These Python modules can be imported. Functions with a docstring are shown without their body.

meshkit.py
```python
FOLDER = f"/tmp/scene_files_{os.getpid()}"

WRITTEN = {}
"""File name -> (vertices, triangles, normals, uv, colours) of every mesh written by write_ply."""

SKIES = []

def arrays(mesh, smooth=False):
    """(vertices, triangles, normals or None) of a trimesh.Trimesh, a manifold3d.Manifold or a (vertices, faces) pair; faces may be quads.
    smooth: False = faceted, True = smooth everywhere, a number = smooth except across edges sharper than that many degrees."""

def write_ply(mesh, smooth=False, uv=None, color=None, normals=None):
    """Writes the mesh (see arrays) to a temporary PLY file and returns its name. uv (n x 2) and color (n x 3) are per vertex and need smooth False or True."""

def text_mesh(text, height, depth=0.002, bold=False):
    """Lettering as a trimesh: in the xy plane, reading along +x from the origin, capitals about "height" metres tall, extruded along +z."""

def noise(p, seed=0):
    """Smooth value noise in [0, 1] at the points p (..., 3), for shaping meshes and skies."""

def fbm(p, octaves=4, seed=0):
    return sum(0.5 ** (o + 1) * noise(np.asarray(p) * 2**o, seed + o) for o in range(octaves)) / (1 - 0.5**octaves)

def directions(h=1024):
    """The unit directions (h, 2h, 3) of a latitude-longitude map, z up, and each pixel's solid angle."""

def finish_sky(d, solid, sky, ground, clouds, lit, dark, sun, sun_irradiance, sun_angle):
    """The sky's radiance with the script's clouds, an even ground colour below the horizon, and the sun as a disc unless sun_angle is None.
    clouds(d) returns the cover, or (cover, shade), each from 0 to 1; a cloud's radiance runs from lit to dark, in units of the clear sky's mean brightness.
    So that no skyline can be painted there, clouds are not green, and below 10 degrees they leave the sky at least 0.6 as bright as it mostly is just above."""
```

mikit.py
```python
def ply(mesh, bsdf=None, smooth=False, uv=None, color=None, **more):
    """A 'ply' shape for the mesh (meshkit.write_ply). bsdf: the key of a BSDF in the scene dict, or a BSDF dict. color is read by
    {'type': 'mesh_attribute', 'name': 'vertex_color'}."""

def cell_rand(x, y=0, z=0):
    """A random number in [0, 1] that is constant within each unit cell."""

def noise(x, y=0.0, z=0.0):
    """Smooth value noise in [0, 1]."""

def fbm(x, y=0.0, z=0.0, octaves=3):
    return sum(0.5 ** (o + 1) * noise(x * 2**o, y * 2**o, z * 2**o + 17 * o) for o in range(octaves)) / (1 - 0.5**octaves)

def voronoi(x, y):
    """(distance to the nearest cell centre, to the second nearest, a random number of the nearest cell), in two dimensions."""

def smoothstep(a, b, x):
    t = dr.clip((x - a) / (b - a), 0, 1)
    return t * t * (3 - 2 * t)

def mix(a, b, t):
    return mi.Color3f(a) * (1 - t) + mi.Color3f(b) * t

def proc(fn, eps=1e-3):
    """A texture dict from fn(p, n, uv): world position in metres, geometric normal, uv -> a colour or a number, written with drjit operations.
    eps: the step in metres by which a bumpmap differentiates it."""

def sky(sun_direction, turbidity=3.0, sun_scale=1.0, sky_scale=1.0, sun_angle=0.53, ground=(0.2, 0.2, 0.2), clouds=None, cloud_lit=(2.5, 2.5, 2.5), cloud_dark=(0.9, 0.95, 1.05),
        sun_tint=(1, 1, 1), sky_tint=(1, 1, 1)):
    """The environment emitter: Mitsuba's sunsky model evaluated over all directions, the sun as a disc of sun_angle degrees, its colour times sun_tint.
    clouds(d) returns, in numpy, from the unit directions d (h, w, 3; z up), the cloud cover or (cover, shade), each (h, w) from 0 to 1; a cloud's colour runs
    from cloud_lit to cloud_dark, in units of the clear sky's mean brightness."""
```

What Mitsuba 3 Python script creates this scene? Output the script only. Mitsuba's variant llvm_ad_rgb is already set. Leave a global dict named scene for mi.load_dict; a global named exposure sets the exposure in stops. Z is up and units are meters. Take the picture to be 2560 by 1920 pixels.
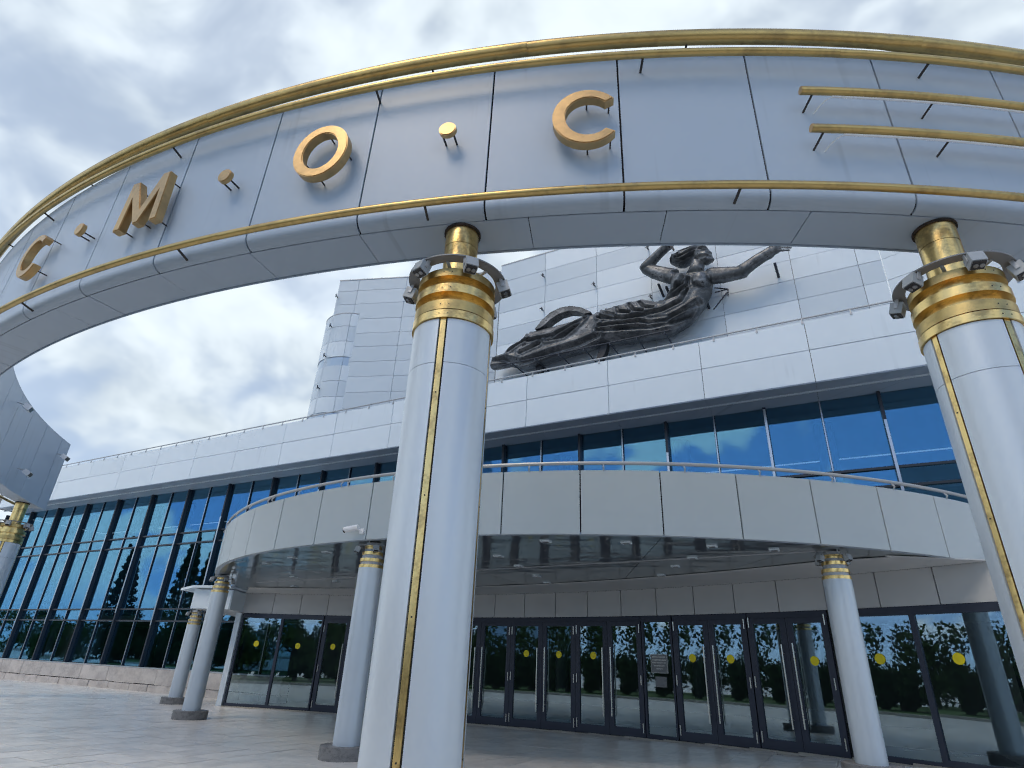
import math, random
import numpy as np, trimesh, drjit as dr
import mitsuba as mi, mikit, meshkit
import shapely.geometry as sg, shapely.ops as so
import shapely.affinity as sa
from scipy import ndimage
import manifold3d as m3

rng = random.Random(7)
scene, labels = {}, {}
T = mi.ScalarTransform4f
PI = math.pi

# ------------------------------------------------------------------ camera, sky, exposure
# world: x along the theatre front (to the right), y into the building, z up; the camera stands at the origin
exposure = 2.0
scene['camera'] = dict(type='perspective', fov=82.06, fov_axis='x', near_clip=0.05, far_clip=3000.0,
    to_world=T().look_at(origin=[0, 0, 1.6], target=[-0.435486, 0.788914, 1.6 + 0.433551], up=[0.169852, -0.400957, 0.900213]))

def sstep(a, b, x):
    t = np.clip((x - a) / (b - a), 0, 1)
    return t * t * (3 - 2 * t)

def clouds(d):
    # a broken overcast sheet over the theatre, thinning to blue sky with loose cumulus on the other side
    z = np.maximum(d[..., 2], 0.01)
    front = (d[..., 0] * -0.30 + d[..., 1] * 0.954)
    p = np.stack([d[..., 0] / (z + 0.55), d[..., 1] / (z + 0.55), np.full_like(z, 0.3)], -1) * 2.2
    w = np.stack([meshkit.fbm(p * 1.7 + 5.1, 4, 3), meshkit.fbm(p * 1.7 + 9.7, 4, 4), np.zeros_like(z)], -1)
    q = p + 0.38 * (w - 0.5)
    big = meshkit.fbm(q * np.array([1.9, 2.3, 1]), 7, 11)
    fine = meshkit.fbm(q * np.array([5.6, 6.6, 1]), 6, 23)
    f = 0.58 * big + 0.42 * fine
    wf = sstep(-0.25, 0.45, front)
    sheet = sstep(0.36, 0.56, f)
    cum = sstep(0.50, 0.565, 0.76 * big + 0.24 * fine + 0.05 * sstep(0.45, 0.15, z) + 0.035 * np.clip(-d[..., 0], 0, 1)) * sstep(0.02, 0.10, z)
    cover = wf * (0.66 + 0.34 * sheet) + (1 - wf) * cum
    body = meshkit.fbm(q * np.array([1.3, 1.9, 1]) + 31.0, 6, 41)
    shade_f = np.clip(0.20 + 0.46 * sstep(0.36, 0.66, 0.55 * body + 0.45 * (1 - fine)), 0, 1)
    shade_b = 0.0 + 0.6 * sstep(0.54, 0.70, big)
    return cover, wf * shade_f + (1 - wf) * shade_b

scene['sky'] = mikit.sky([-0.10, -0.60, 0.80], turbidity=3.0, sun_scale=0.22, sky_scale=1.0, sun_angle=28, ground=(0.25, 0.25, 0.24),
    clouds=clouds, cloud_lit=(2.72, 3.0, 3.18), cloud_dark=(1.02, 1.25, 1.46), sky_tint=(0.80, 0.93, 1.12))

# ------------------------------------------------------------------ materials
def rgb(*c):
    return {'type': 'rgb', 'value': list(c)}

def mat(name, color, rough=0.5, metallic=0.0, spec=0.5, **more):
    scene[name] = dict(type='twosided', bsdf=dict(type='principled', base_color=color if isinstance(color, dict) else rgb(*color),
        roughness=rough, metallic=metallic, specular=spec, **more))

def mottle(c, amp, s, sz=None):
    sz = sz or s
    def fn(p, n, uv):
        v = mikit.fbm(p.x * s, p.y * s, p.z * sz, 3)
        return mi.Color3f(*c) * (1 + amp * (v - 0.5) * 2)
    return mikit.proc(fn)

def streaked(c, cx, cy, amp, k, kz):
    # faint vertical dirt runs: narrow round the curve (or along x), long in height
    def fn(p, n, uv):
        s = dr.atan2(p.y - cy, p.x - cx) * 23.0 if cx is not None else p.x
        v = mikit.fbm(s * k, p.z * kz, 1.7, 3)
        b = mikit.fbm(s * 0.8, p.z * 0.7, 4.1, 3)
        run = mikit.smoothstep(0.60, 0.80, v) * mikit.smoothstep(0.40, 0.60, b)
        return mi.Color3f(*c) * (0.97 + 0.06 * b) * (1 - amp * run)
    return mikit.proc(fn)

def weathered(c, stain, s, lo, hi):
    def fn(p, n, uv):
        v = mikit.fbm(p.x * s, p.y * s, p.z * s, 4)
        w = mikit.fbm(p.x * s * 6 + 3, p.y * s * 6, p.z * s * 6, 2)
        return mikit.mix(c, stain, mikit.smoothstep(lo, hi, 0.7 * v + 0.3 * w))
    return mikit.proc(fn)

mat('band_metal', streaked((0.335, 0.41, 0.50), -10.167, 26.519, 0.16, 9.0, 0.5), 0.42, 0.0, 0.45)
mat('band_metal_b', streaked((0.35, 0.425, 0.515), -10.167, 26.519, 0.14, 7.0, 0.45), 0.42, 0.0, 0.45)
mat('white_panel', streaked((0.60, 0.68, 0.74), None, None, 0.10, 6.0, 0.5), 0.38)
mat('white_panel_b', (0.62, 0.70, 0.76), 0.38)
mat('wall_panel', mottle((0.50, 0.58, 0.645), 0.04, 0.6), 0.4)
mat('wall_panel_b', (0.47, 0.55, 0.615), 0.4)
mat('canopy_panel', mottle((0.385, 0.445, 0.475), 0.03, 1.2), 0.38)
mat('canopy_panel_b', (0.40, 0.46, 0.49), 0.38)
mat('lintel_panel', mottle((0.50, 0.51, 0.51), 0.06, 1.5), 0.5)
mat('joint_dark', (0.03, 0.033, 0.037), 0.7)
mat('joint_grey', (0.15, 0.16, 0.17), 0.7)
mat('rail_grey', (0.40, 0.42, 0.44), 0.4, 0.3)
mat('shaft_paint', mottle((0.54, 0.60, 0.65), 0.03, 3.0, 0.4), 0.36, 0.35)
mat('brass', weathered((0.86, 0.62, 0.25), (0.52, 0.36, 0.15), 7.0, 0.42, 0.72), 0.27, 1.0)
mat('brass_dull', weathered((0.60, 0.43, 0.17), (0.42, 0.30, 0.13), 4.0, 0.4, 0.75), 0.36, 1.0)
mat('brass_letter', weathered((0.56, 0.37, 0.17), (0.43, 0.29, 0.14), 3.0, 0.4, 0.75), 0.36, 0.9)
mat('bolt_black', (0.02, 0.02, 0.022), 0.5)
mat('seal_rot', weathered((0.05, 0.035, 0.03), (0.015, 0.013, 0.012), 30.0, 0.4, 0.6), 0.9)
mat('lamp_grey', (0.33, 0.36, 0.38), 0.45, 0.2)
mat('lamp_plate', (0.20, 0.21, 0.22), 0.5, 0.3)
mat('lens_grey', (0.25, 0.26, 0.27), 0.15, 0.6)
mat('mullion_dark', (0.035, 0.042, 0.055), 0.35, 0.3)
mat('mullion_cap', (0.52, 0.56, 0.60), 0.28, 0.8)
mat('door_frame', (0.030, 0.038, 0.062), 0.35, 0.2)
mat('steel', (0.72, 0.70, 0.64), 0.22, 0.9)
mat('interior_wall', (0.32, 0.32, 0.31), 0.8)
mat('interior_floor', (0.24, 0.235, 0.23), 0.5)
mat('drape_blue', mottle((0.05, 0.10, 0.20), 0.4, 3.0, 0.2), 0.8)
mat('sticker_yellow', (0.80, 0.66, 0.01), 0.5)
mat('cctv_white', (0.75, 0.76, 0.77), 0.35)
mat('notice_plate', (0.16, 0.17, 0.18), 0.45)
mat('notice_print', (0.42, 0.43, 0.42), 0.5)
mat('plinth_stone', weathered((0.48, 0.45, 0.42), (0.36, 0.335, 0.315), 2.2, 0.35, 0.7), 0.75)
mat('plinth_stone_b', weathered((0.52, 0.485, 0.45), (0.41, 0.38, 0.355), 3.0, 0.35, 0.7), 0.75)
mat('shaft_glass', (0.40, 0.50, 0.60), 0.2, 0.2)
mat('base_granite', weathered((0.20, 0.195, 0.19), (0.11, 0.11, 0.11), 14.0, 0.4, 0.7), 0.6)
mat('slab_a', weathered((0.58, 0.55, 0.505), (0.49, 0.465, 0.43), 2.0, 0.35, 0.7), 0.30)
mat('slab_b', weathered((0.60, 0.57, 0.525), (0.52, 0.495, 0.46), 3.1, 0.35, 0.7), 0.33)
mat('slab_c', weathered((0.55, 0.525, 0.485), (0.46, 0.44, 0.41), 2.5, 0.35, 0.7), 0.28)
mat('bark', (0.06, 0.05, 0.04), 0.9)
mat('grass_green', mottle((0.055, 0.10, 0.03), 0.4, 3.0), 0.9)
mat('kerb_stone', (0.36, 0.34, 0.30), 0.8)
mat('tower_blue', (0.16, 0.30, 0.44), 0.25, 0.3)
mat('tower_pale', (0.52, 0.56, 0.60), 0.5)
for nm, c in (('leaf_a', (0.045, 0.085, 0.025)), ('leaf_b', (0.03, 0.06, 0.022)), ('leaf_c', (0.025, 0.05, 0.03))):
    scene[nm] = dict(type='twosided', bsdf=dict(type='diffuse', reflectance=rgb(*c)))
scene['roof_felt'] = dict(type='twosided', bsdf=dict(type='diffuse', reflectance=rgb(0.15, 0.15, 0.16)))

def ripple(p, n, uv):
    return 0.016 * mikit.fbm(p.x * 1.0 + 0.7 * p.y, p.y * 2.6 - 0.9 * p.x, 0.0, 3)
scene['soffit_mirror'] = dict(type='twosided', bsdf=dict(type='bumpmap', arbitrary=mikit.proc(ripple, 5e-3), scale=1.0,
    bsdf=dict(type='principled', base_color=rgb(0.30, 0.35, 0.38), roughness=0.09, metallic=0.9)))
# solar-control glass: a strongly reflecting coating and a grey-blue tint
scene['facade_glass'] = dict(type='thindielectric', int_ior=2.7, ext_ior=1.0, specular_reflectance=rgb(0.28, 0.68, 1.0), specular_transmittance=rgb(0.22, 0.30, 0.36))
scene['door_glass'] = dict(type='thindielectric', int_ior=2.35, ext_ior=1.0, specular_reflectance=rgb(0.72, 0.92, 1.0), specular_transmittance=rgb(0.35, 0.42, 0.45))

def patina(p, n, uv):
    a = mikit.fbm(p.x * 1.6, p.y * 2.0, p.z * 2.2, 4)
    b = mikit.fbm(p.x * 9, p.y * 9, p.z * 9, 3)
    c = mikit.mix((0.075, 0.082, 0.088), (0.26, 0.27, 0.28), mikit.smoothstep(0.38, 0.75, 0.55 * a + 0.45 * b))
    return mikit.mix(c, (0.03, 0.03, 0.034), mikit.smoothstep(0.62, 0.8, b))
mat('bronze', mikit.proc(patina), 0.42, 0.55)
mat('bronze_dark', (0.035, 0.037, 0.042), 0.5, 0.4)

def paving(p, n, uv):
    u, v = p.x / 0.6, p.y / 0.6
    fu, fv = u - dr.floor(u), v - dr.floor(v)
    e = dr.minimum(dr.minimum(fu, 1 - fu), dr.minimum(fv, 1 - fv))
    r = mikit.cell_rand(u, v)
    c = mi.Color3f(0.52, 0.505, 0.48) * (0.86 + 0.25 * r) * (0.9 + 0.2 * mikit.fbm(p.x * 2, p.y * 2, 0, 3))
    return mikit.mix((0.10, 0.10, 0.10), c, mikit.smoothstep(0.006, 0.016, e))
mat('paving_far', mikit.proc(paving), 0.5)

# ------------------------------------------------------------------ helpers
def key_for(base):
    if base not in scene and base not in labels:
        return base
    i = 1
    while f'{base}_{i:03d}' in scene or f'{base}_{i:03d}' in labels:
        i += 1
    return f'{base}_{i:03d}'

counters = {}
def numbered(base):
    n = counters.get(base, 0)
    counters[base] = n + 1
    return base if n == 0 else f'{base}_{n:03d}'

def thing(name, label, category, group=None):
    k = numbered(name)
    labels[k] = {'label': label, 'category': category}
    if group: labels[k]['group'] = group
    return k

def part(holder, name, mesh, bsdf, smooth=False, label=None, kind=None):
    k = numbered(f'{holder}__{name}')
    if isinstance(mesh, (list, tuple)) and mesh and not isinstance(mesh[0], np.ndarray):
        mesh = trimesh.util.concatenate([m for m in mesh])
    scene[k] = mikit.ply(mesh, bsdf, smooth=smooth)
    if label or kind:
        labels[k] = {}
        if label: labels[k]['label'] = label
        if kind: labels[k]['kind'] = kind
    return k

def struct(name, mesh, bsdf, label, smooth=False, kind='structure'):
    k = numbered(name)
    scene[k] = mikit.ply(mesh, bsdf, smooth=smooth)
    labels[k] = {'label': label, 'kind': kind}
    return k

def box(x0, x1, y0, y1, z0, z1):
    m = trimesh.creation.box(extents=(abs(x1 - x0), abs(y1 - y0), abs(z1 - z0)))
    m.apply_translation(((x0 + x1) / 2, (y0 + y1) / 2, (z0 + z1) / 2))
    return m

def frame(o, u, v=None):
    """Matrix taking local (along, outward, up) to the world: along = u, outward = v (both level)."""
    u = np.asarray(u, float); u = np.array([u[0], u[1], 0]) / math.hypot(u[0], u[1])
    v = np.array([u[1], -u[0], 0]) if v is None else np.array([v[0], v[1], 0]) / math.hypot(v[0], v[1])
    M = np.eye(4); M[:3, 0] = u; M[:3, 1] = v; M[:3, 2] = (0, 0, 1); M[:3, 3] = o
    return M

def put(mesh, M):
    m = mesh.copy(); m.apply_transform(M)
    if np.linalg.det(M[:3, :3]) < 0: m.invert()
    return m

def cyl(p0, p1, r, n=10):
    return trimesh.creation.cylinder(radius=r, segment=np.array([p0, p1], float), sections=n)

def tube(path, r, n=10):
    path = np.asarray(path, float); N = len(path)
    tan = np.gradient(path, axis=0); tan /= np.linalg.norm(tan, axis=1, keepdims=True)
    up = np.array([0, 0, 1.0]) if abs(tan[0][2]) < 0.9 else np.array([1.0, 0, 0])
    vs = []
    for p, t in zip(path, tan):
        a = np.cross(t, up); a /= np.linalg.norm(a); b = np.cross(a, t)
        th = np.arange(n) * 2 * PI / n
        vs.append(p + r * (np.cos(th)[:, None] * a + np.sin(th)[:, None] * b))
    v = np.vstack(vs); f = []
    for i in range(N - 1):
        for j in range(n):
            a, b = i * n + j, i * n + (j + 1) % n
            f += [[a, a + n, b + n], [a, b + n, b]]
    c0, c1 = len(v), len(v) + 1
    v = np.vstack([v, path[0], path[-1]])
    for j in range(n):
        f += [[c0, j, (j + 1) % n], [c1, (N - 1) * n + (j + 1) % n, (N - 1) * n + j]]
    return trimesh.Trimesh(v, f, process=False)

def lathe(prof, n=40):
    m = trimesh.creation.revolve(np.asarray(prof, float), sections=n)
    return m

def sweep_prof(c, prof, t0, t1, n):
    """Closed (radius, z) profile swept about the vertical through c from t0 to t1 degrees."""
    prof = np.asarray(prof, float); K = len(prof)
    th = np.radians(np.linspace(t0, t1, n + 1))
    v = np.concatenate([np.c_[c[0] + prof[:, 0] * math.cos(t), c[1] + prof[:, 0] * math.sin(t), prof[:, 1]] for t in th])
    f = []
    for i in range(n):
        for j in range(K):
            a, b = i * K + j, i * K + (j + 1) % K
            f += [[a, b, b + K], [a, b + K, a + K]]
    poly = sg.Polygon(prof)
    tv, tf = trimesh.creation.triangulate_polygon(poly, engine='earcut')
    # map triangulated vertices back to profile order
    idx = [int(np.argmin(((prof - q) ** 2).sum(1))) for q in tv]
    for t in tf:
        a, b, c_ = (idx[t[0]], idx[t[1]], idx[t[2]])
        f += [[a, b, c_], [n * K + a, n * K + c_, n * K + b]]
    m = trimesh.Trimesh(v, f, process=False)
    m.fix_normals()
    return m

def arcslab(c, r0, r1, t0, t1, z0, z1, n=4):
    return sweep_prof(c, [(r0, z0), (r1, z0), (r1, z1), (r0, z1)], t0, t1, n)

def prism(poly, d):
    """Extrude a shapely polygon given in (along, up) outward by d: local axes (along, outward, up)."""
    g = getattr(poly, 'geoms', [poly])
    ms = []
    for q in g:
        if q.area < 1e-7: continue
        m = trimesh.creation.extrude_polygon(q, d, engine='earcut')
        v = m.vertices.copy()
        m.vertices = np.c_[v[:, 0], v[:, 2], v[:, 1]]
        m.invert(); ms.append(m)
    return trimesh.util.concatenate(ms)

def pol(c, r, deg):
    return np.array([c[0] + r * math.cos(math.radians(deg)), c[1] + r * math.sin(math.radians(deg))])

def floor_z(x, y):
    """The forecourt climbs gently towards the right-hand end of the entrance."""
    a = np.clip(16 + np.asarray(x, float), 0, 19.0)
    return 0.00105 * a * a * sstep(4.0, 9.0, np.asarray(y, float))

# ------------------------------------------------------------------ ground
gx = np.unique(np.r_[np.linspace(-400, -50, 15), np.arange(-50, 14.1, 1.0), np.linspace(14, 300, 15)])
gy = np.unique(np.r_[np.linspace(-400, -30, 15), np.arange(-30, 30.1, 1.0), np.linspace(30, 300, 12)])
GX, GY = np.meshgrid(gx, gy, indexing='ij')
gv = np.c_[GX.ravel(), GY.ravel(), (floor_z(GX, GY) - 0.05).ravel()]
ny = len(gy)
gi = np.array([[i * ny + j, (i + 1) * ny + j, (i + 1) * ny + j + 1, i * ny + j + 1] for i in range(len(gx) - 1) for j in range(ny - 1)])
struct('plaza_ground', (gv, gi), 'paving_far', 'pale grey paved ground of the forecourt')

# granite slabs of the part of the forecourt in view: the 300 largest in the picture singly, the rest joined
slabs = []
S = 0.6
cam_f = np.array([-0.435486, 0.788914, 0.433551])
for i in range(-60, 16):
    for j in range(8, 31):
        x, y = i * S, j * S + 0.02
        cx, cy = x + S / 2, y + S / 2
        arc = math.hypot(cx + 10.617, cy + 7.818)
        if cy > 18.3 or (arc > 24.85 and -20.0 < cx < 3.0 and cy > 12): continue
        d = np.array([cx, cy, -1.6]); depth = d @ cam_f
        az = math.degrees(math.atan2(cx, cy))
        if not (-75 < az < 18) : continue
        slabs.append((depth if depth > 5.9 else 99 + depth, x, y))
slabs.sort()
def slab_mesh(x, y):
    g = 0.004
    dz = rng.uniform(-0.0025, 0.0025); tx = rng.uniform(-0.003, 0.003); ty = rng.uniform(-0.003, 0.003)
    xs, ys = (x + g, x + S - g), (y + g, y + S - g)
    v = []
    for zt in (-0.045, 0.0):
        for px, py in ((xs[0], ys[0]), (xs[1], ys[0]), (xs[1], ys[1]), (xs[0], ys[1])):
            v.append((px, py, float(floor_z(px, py)) + zt + (dz + tx * (px - x) + ty * (py - y) if zt == 0 else 0)))
    f = [[4, 5, 6, 7], [0, 1, 5, 4], [1, 2, 6, 5], [2, 3, 7, 6], [3, 0, 4, 7]]
    m = trimesh.Trimesh(v, np.vstack([[[a, b, c], [a, c, d]] for a, b, c, d in f]), process=False)
    return m
rest = {k: [] for k in 'abc'}
for n, (dd, x, y) in enumerate(slabs):
    k = rng.choice('aaabbc')
    if n < 300:
        part('plaza_ground', 'paving_slab', slab_mesh(x, y), 'slab_' + k)
    else:
        rest[k].append(slab_mesh(x, y))
for k in 'abc':
    part('plaza_ground', 'paving_slab_field', rest[k], 'slab_' + k, kind='stuff')

struct('grass_verge', box(-90, 60, -19, -5.5, -0.2, 0.06), 'grass_green', 'mown grass strip along the forecourt edge')
struct('verge_kerb', box(-90, 60, -5.5, -5.25, -0.2, 0.1), 'kerb_stone', 'pale stone kerb between grass and paving')

# ------------------------------------------------------------------ theatre building
B = thing('theatre_building', 'grey metal-clad theatre with dark glass front, white fascia band and tall panelled wall behind', 'theatre')
YG, YF = 18.5, 17.05            # glass line, fascia face
Z_F0, Z_F1, Z_F2 = 9.2, 10.22, 11.18
xs = [0.36 - 3.05 * j for j in range(-4, 16)]
for i in range(len(xs) - 1):
    x1, x0 = xs[i], xs[i + 1]
    for z0, z1 in ((Z_F0, Z_F1), (Z_F1, Z_F2)):
        part(B, 'fascia_panel', box(x0 + 0.009, x1 - 0.009, YF + rng.uniform(-.004, .004), YF + 0.05, z0 + 0.01, z1 - 0.01), rng.choice(['white_panel', 'white_panel_b']))
part(B, 'fascia_core', box(-46, 12.4, YF + 0.05, YG + 0.1, Z_F0 + 0.03, Z_F2 - 0.05), 'joint_grey')
for i in range(len(xs) - 1):
    x1, x0 = xs[i], xs[i + 1]
    part(B, 'soffit_panel', box(x0 + 0.006, x1 - 0.006, YF + 0.02, 17.62, Z_F0 - 0.02, Z_F0 + 0.02), 'band_metal')
    part(B, 'soffit_panel', box(x0 + 0.006, x1 - 0.006, 17.68, YG - 0.02, Z_F0 - 0.02, Z_F0 + 0.02), 'band_metal')
part(B, 'soffit_trim', box(-46, 12.4, 17.615, 17.685, Z_F0 - 0.045, Z_F0 + 0.01), 'white_panel_b')
part(B, 'parapet_rail', cyl((-46, YF + 0.02, 11.30), (12.4, YF + 0.02, 11.30), 0.028), 'rail_grey')
x = 11.75
while x > -46:
    part(B, 'rail_bracket', [cyl((x, YF + 0.02, 11.30), (x, YF - 0.02, 11.14), 0.018, 6), box(x - .03, x + .03, YF - 0.03, YF + 0.03, 11.10, 11.18)], 'rail_grey')
    x -= 1.27
part(B, 'flat_roof', box(-46, 14, YF + 0.06, 27, 11.05, 11.12), 'roof_felt')

# curtain wall: mullions, transoms, panes
mx = [-10.38 + 1.535 * k for k in range(-24, 11)]
rows = [(0.93, 2.88), (2.88, 3.41), (3.41, 6.43), (6.43, 6.95), (6.95, 9.2)]
for k, x in zip(range(-24, 11), mx):
    z0 = 0.93 if x < -20.6 else 3.75
    if k % 2 == 0:
        mu = part(B, 'mullion', box(x - 0.042, x + 0.042, YG - 0.17, YG + 0.05, z0, 9.19), 'mullion_dark')
        zc = z0 + (9.19 - z0) * rng.uniform(0.0, 0.28)
        zt = 9.19 - (9.19 - z0) * rng.uniform(0.0, 0.3)
        part(mu, 'cap', box(x - 0.035, x + 0.035, YG - 0.195, YG - 0.172, zc, zt), 'mullion_cap')
    else:
        mu = part(B, 'mullion', box(x - 0.03, x + 0.03, YG - 0.05, YG + 0.05, z0, 9.19), 'mullion_dark')
        part(mu, 'cap', box(x - 0.018, x + 0.018, YG - 0.066, YG - 0.052, z0, 9.19), 'mullion_cap')
for z in (2.88, 3.41, 6.43, 6.95):
    x1 = -20.6 if z < 3.6 else 4.9
    part(B, 'transom', box(-47.2, x1, YG - 0.075, YG + 0.045, z - 0.035, z + 0.035), 'mullion_dark')
part(B, 'sill', box(-47.2, -19.6, YG - 0.10, YG + 0.06, 0.88, 0.93), 'mullion_cap')
def pane(x0, x1, z0, z1, y, t):
    a, b = rng.gauss(0, t), rng.gauss(0, t)
    v = [(x0, y + a * (x1 - x0) / 2 + b, z0), (x1, y - a * (x1 - x0) / 2 + b, z0), (x1, y - a * (x1 - x0) / 2 - b, z1), (x0, y + a * (x1 - x0) / 2 - b, z1)]
    return (np.array(v), np.array([[0, 1, 2, 3]]))
for i in range(len(mx) - 1):
    for z0, z1 in rows:
        if mx[i] > -20.6 and z0 < 3.4: continue
        part(B, 'window_pane', pane(mx[i] + 0.02, mx[i + 1] - 0.02, z0 + 0.02, z1 - 0.02, YG, 0.006), 'facade_glass')
# what shows through the glass: floors, columns, back wall, drapes
part(B, 'back_wall', box(-47, 6, 24.6, 24.8, 0, 9.2), 'interior_wall')
part(B, 'side_wall', box(-47.4, -47.2, YG, 24.8, 0, 9.2), 'interior_wall')
part(B, 'side_wall', box(5.0, 5.2, YG - 0.1, 24.8, 0, 9.2), 'interior_wall')
for z in (0.9, 3.12, 6.68):
    part(B, 'floor_slab', box(-47.1, 4.9, YG + (0.35 if z < 1 else 0.6), 24.5, z - 0.22, z), 'interior_floor')
part(B, 'ceiling', box(-47.1, 4.9, YG + 0.05, 24.5, 9.22, 9.3), 'interior_wall')
for k in range(-23, 10, 3):
    part(B, 'inner_column', cyl((-10.38 + 1.535 * k, 20.6, 0.9), (-10.38 + 1.535 * k, 20.6, 9.2), 0.28, 20), 'lamp_grey')
for x in (-41.2, -34.6, -33.4):
    zz = np.linspace(0, 1.15, 24)
    p = [(x + t, 19.35 + 0.07 * math.sin(t * 34)) for t in zz] + [(x + t, 19.37 + 0.07 * math.sin(t * 34)) for t in zz[::-1]]
    m = trimesh.creation.extrude_polygon(sg.Polygon(p), 5.6, engine='earcut'); m.apply_translation((0, 0, 3.2))
    part(B, 'drape', m, 'drape_blue')

# stone plinth below the glass, a tall course of uneven slabs over a low course
x = -47.2
while x < -19.75:
    w = min(rng.choice([0.7, 0.95, 1.2, 1.5]), -19.7 - x)
    j = rng.uniform(0, 0.018)
    part(B, 'plinth_block', box(x + 0.006, x + w - 0.006, YG - 0.10 - j, YG + 0.3, 0.27 + rng.uniform(-.015, .015), 0.875), rng.choice(['plinth_stone', 'plinth_stone', 'plinth_stone_b']))
    x += w
x = -47.2
while x < -19.75:
    w = min(rng.choice([0.45, 0.7, 0.9]), -19.7 - x)
    j = rng.uniform(0.01, 0.05)
    part(B, 'plinth_block', box(x + 0.006, x + w - 0.006, YG - 0.13 - j, YG + 0.3, -0.1, 0.255 + rng.uniform(-.02, .0)), rng.choice(['plinth_stone', 'plinth_stone_b']))
    x += w
part(B, 'plinth_core', box(-47.2, -19.72, YG - 0.06, YG + 0.34, -0.1, 0.86), 'joint_dark')

# tall panelled hall behind: a middle face and two wings folded forward
def panel_face(o, ang, us, zrows, mats, back=1.2):
    u = np.array([math.cos(ang), math.sin(ang)])
    M = frame((o[0], o[1], 0), u, (u[1], -u[0]) if u[0] > 0 else (-u[1], u[0]))
    for i in range(len(us) - 1):
        for j in range(len(zrows) - 1):
            g = 0.010
            m = box(us[i] + g, us[i + 1] - g, -0.05, rng.uniform(-.004, .004), zrows[j + 1] + g, zrows[j] - g)
            part(B, 'wall_panel', put(m, M), rng.choice(mats))
    part(B, 'wall_core', put(box(us[0], us[-1], -back, -0.052, zrows[-1], zrows[0] - 0.01), M), 'joint_grey')
    part(B, 'wall_coping', put(box(us[0], us[-1], -0.25, 0.03, zrows[0] - 0.004, zrows[0] + 0.05), M), 'rail_grey')
    return M
zr = [22.6, 21.44, 20.40, 19.34, 18.29, 17.24, 16.2, 15.15, 14.1, 13.0, 12.0]
panel_face((-14.29, 24.0), 0.0, [0, 2.83, 5.79, 8.6, 11.75, 14.76, 17.2, 18.02], zr, ['wall_panel', 'white_panel', 'white_panel_b'])
zl = [22.2, 21.42, 20.47, 19.42, 18.46, 17.57, 16.61, 15.68, 14.72, 13.75, 12.7, 11.9]
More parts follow.
